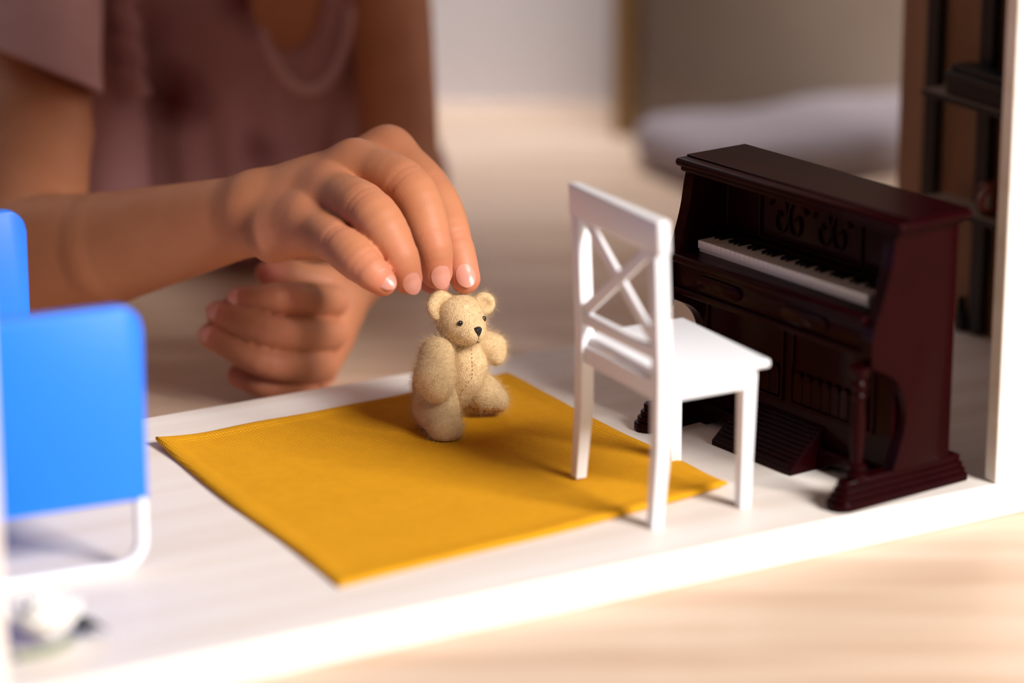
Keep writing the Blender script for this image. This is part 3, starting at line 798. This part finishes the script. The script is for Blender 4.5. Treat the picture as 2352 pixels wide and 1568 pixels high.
    # nails
    def nail(c, r_, axis, nrm, grow=0.0, wid=.64, ln=.62):
        a = np.array(axis, float); a /= np.linalg.norm(a); n = np.array(nrm, float); n -= a*(n@a); n /= np.linalg.norm(n); s = np.cross(a, n)
        bm = B(); top = []; bot = []; NU, NV = 10, 10
        for i in range(NU+1):
            for j in range(NV+1):
                u = -1+2*i/NU; v = -1+2*j/NV
                k = math.sqrt(max(0, 1-.5*v*v)); l_ = math.sqrt(max(0, 1-.5*u*u)); uu = u*k; vv = v*l_
                th = uu*wid; off = vv*ln*r_*1.25+.16*r_; q = c+a*off; rl = r_+grow*max(0, -off)
                fall = .12*max(0, vv)**2*r_
                up_ = (n*math.cos(th)+s*math.sin(th))
                top.append(bm.verts.new(Vector(q+up_*(rl*(1.0+.05*(1-.5*(uu*uu+vv*vv)))-fall)-np.array(org)))); bot.append(bm.verts.new(Vector(q+up_*(rl*.8-fall)-np.array(org))))
        g = lambda l, i, j: l[i*(NV+1)+j]
        for i in range(NU):
            for j in range(NV):
                bm.faces.new((g(top, i, j), g(top, i+1, j), g(top, i+1, j+1), g(top, i, j+1)))
                bm.faces.new((g(bot, i, j), g(bot, i, j+1), g(bot, i+1, j+1), g(bot, i+1, j)))
        rim = [(i, 0) for i in range(NU)]+[(NU, j) for j in range(NV)]+[(i, NV) for i in range(NU, 0, -1)]+[(0, j) for j in range(NV, 0, -1)]
        for (x, y) in zip(rim, rim[1:]+rim[:1]):
            bm.faces.new((g(top, *x), g(top, *y), g(bot, *y), g(bot, *x)))
        return obj('fingernail', bm, M['nail'], root, 60)
    for k, n in (('index', .08*CR+.1*CU+1.0*CT), ('middle', .26*CR+.1*CU+1.0*CT), ('ring', .24*CR+.05*CU+1.0*CT), ('pinky', .35*CR+.1*CU+.9*CT)):
        f = F[k]; c = np.array(f[3][:3]); ax_ = c-np.array(f[2][:3])
        nail(c, f[3][3], ax_, n, (1.2 if k == 'index' else 2.1)*(f[2][3]-f[3][3])/np.linalg.norm(ax_))
    for k in ('index', 'middle', 'ring'):
        f = G_[k]; c = np.array(f[2][:3]); ax_ = c-np.array(f[1][:3])
        nail(c, f[2][3], ax_+.6*CT, -.5*CR+.8*CT+.2*CU)
    # dress
    def dress(p):
        q = p-tc.astype(np.float32)
        ang = np.arctan2(q[:, 1], q[:, 0])
        fold = .16*np.sin(ang*13+.35*q[:, 2])*np.clip((9-q[:, 2])/9, .1, 1)
        d = ell(p, tc+(0, 0, 6.2), (5.1, 3.4, 6.9)); d = smin(d, ell(p, tc+(0, 3.5, 1.2), (7.0, 6.6, 4.2)), 2.0)
        d = smin(d, rc(p, shR+(0, 0, .2), tc+(-2, 0, 10.4), 2.0, 2.2), 1.0); d = smin(d, rc(p, shL+(0, 0, .2), tc+(2, 0, 10.4), 1.7, 2.2), 1.0)
        d = smin(d, rc(p, P(262, 60, 104.5), P(250, 430, 104.5), 1.0, 1.3), .6)
        d = d+fold
        nc = P(655, -20, 103.2)
        cut = ell(p, nc, (1.62, 3.2, 2.75))
        d = np.maximum(d, -cut)
        d = np.maximum(d, -rc(p, tc+(0, -.6, 11.5), HC, 2.4, 2.4))
        return np.maximum(d, ZF+.03-p[:, 2])
    v, f = snet(dress, (-19, 96, ZF-.3), (-.5, 121, 14), .16)
    dr = npobj('dress', v, f, M['cotton'], root, origin=org)
    # neckline binding follows the cut in the cloth
    pts = []
    for px, py in ((532, -60), (548, 10), (575, 75), (612, 128), (660, 152), (708, 128), (742, 75), (762, 10), (772, -60)):
        o = P(px, py, 96); k = 0.0
        for _ in range(60):
            q = np.array([o-CT*k], np.float32); dd = float(dress(q)[0]); k += dd*.6
            if dd < .01 or k > 12: break
        pts.append(o-CT*min(k, 9.5)-np.array(org))
    obj('neckline_trim', tube(B(), [Vector(q) for q in catmull(pts, 6)], .2, 10), M['pink'], root, 60)
    # flutter sleeve
    s0 = P(95, -110, 102.8); s1 = P(95, 230, 98.6); hemc = P(110, 165, 99.2); hn = np.array(P(235, 215, 99.2))-np.array(P(0, 118, 99.2)); hn /= np.linalg.norm(hn)
    hd_ = np.cross(hn, CT); hd_ = hd_ if hd_@CU < 0 else -hd_
    def sleeve(p):
        q = p-np.asarray(s0, np.float32); ang = np.arctan2(q@CT.astype(np.float32), q@CR.astype(np.float32))
        d = rc(p, s0, s1, 1.95, 2.02)+.05*np.sin(ang*9)
        d = np.maximum(d, (p-np.asarray(hemc, np.float32))@hd_.astype(np.float32))
        return np.maximum(d, -(rc(p, s0, s1, 1.8, 1.87)+.05*np.sin(ang*9))) if False else d
    v, f = snet(sleeve, np.array(hemc)-(3.6, 4, 2.2), np.array(hemc)+(3.6, 8, 5), .12)
    npobj('sleeve', v, f, M['pink'], root, origin=org)
    def ruffle(p):
        d = None
        for i in range(11):
            px = 278+3.2*i; py = -30+24*i
            e = ell(p, P(px+8*math.sin(i*2.1), py, 102.8), (.48, .45, .2))
            d = e if d is None else smin(d, e, .08)
        return d
    v, f = snet(ruffle, P(290, 90, 102.8)-np.array([1.6, 1.6, 3.2]), P(290, 90, 102.8)+np.array([1.6, 1.6, 3.2]), .08)
    npobj('armhole_ruffle', v, f, M['cotton'], root, origin=org)
    # hair and eyes (above the frame)
    def hair(p):
        d = ell(p, HC+(0, .7, .6), (5.0, 5.2, 5.6)); face = ell(p, HC+(0, -5.6, -2.0), (3.6, 3.6, 4.6))
        d = np.maximum(d, -face); d = smin(d, ell(p, HC+(0, 4.0, -3.0), (3.8, 2.4, 4.6)), 1.0)
        return d+.06*np.sin(p[:, 0]*7)*np.cos(p[:, 1]*3)
    v, f = snet(hair, HC-np.array([6, 8, 9]), HC+np.array([6, 8, 7.5]), .22)
    npobj('hair', v, f, M['hair'], root, origin=org)
    for s in (-1, 1):
        bm = B(); bmesh.ops.create_uvsphere(bm, u_segments=16, v_segments=10, radius=.72, matrix=Matrix.Translation(Vector(HC+np.array((s*1.7, -3.95, -.15))-np.array(org))))
        e = obj('eye', bm, M['eye'], root, 180)
        bm = B(); bmesh.ops.create_uvsphere(bm, u_segments=12, v_segments=8, radius=.36, matrix=Matrix.Translation(Vector(HC+np.array((s*1.7, -4.4, -.3))-np.array(org))))
        obj('iris', bm, M['bead'], e, 180)
child()
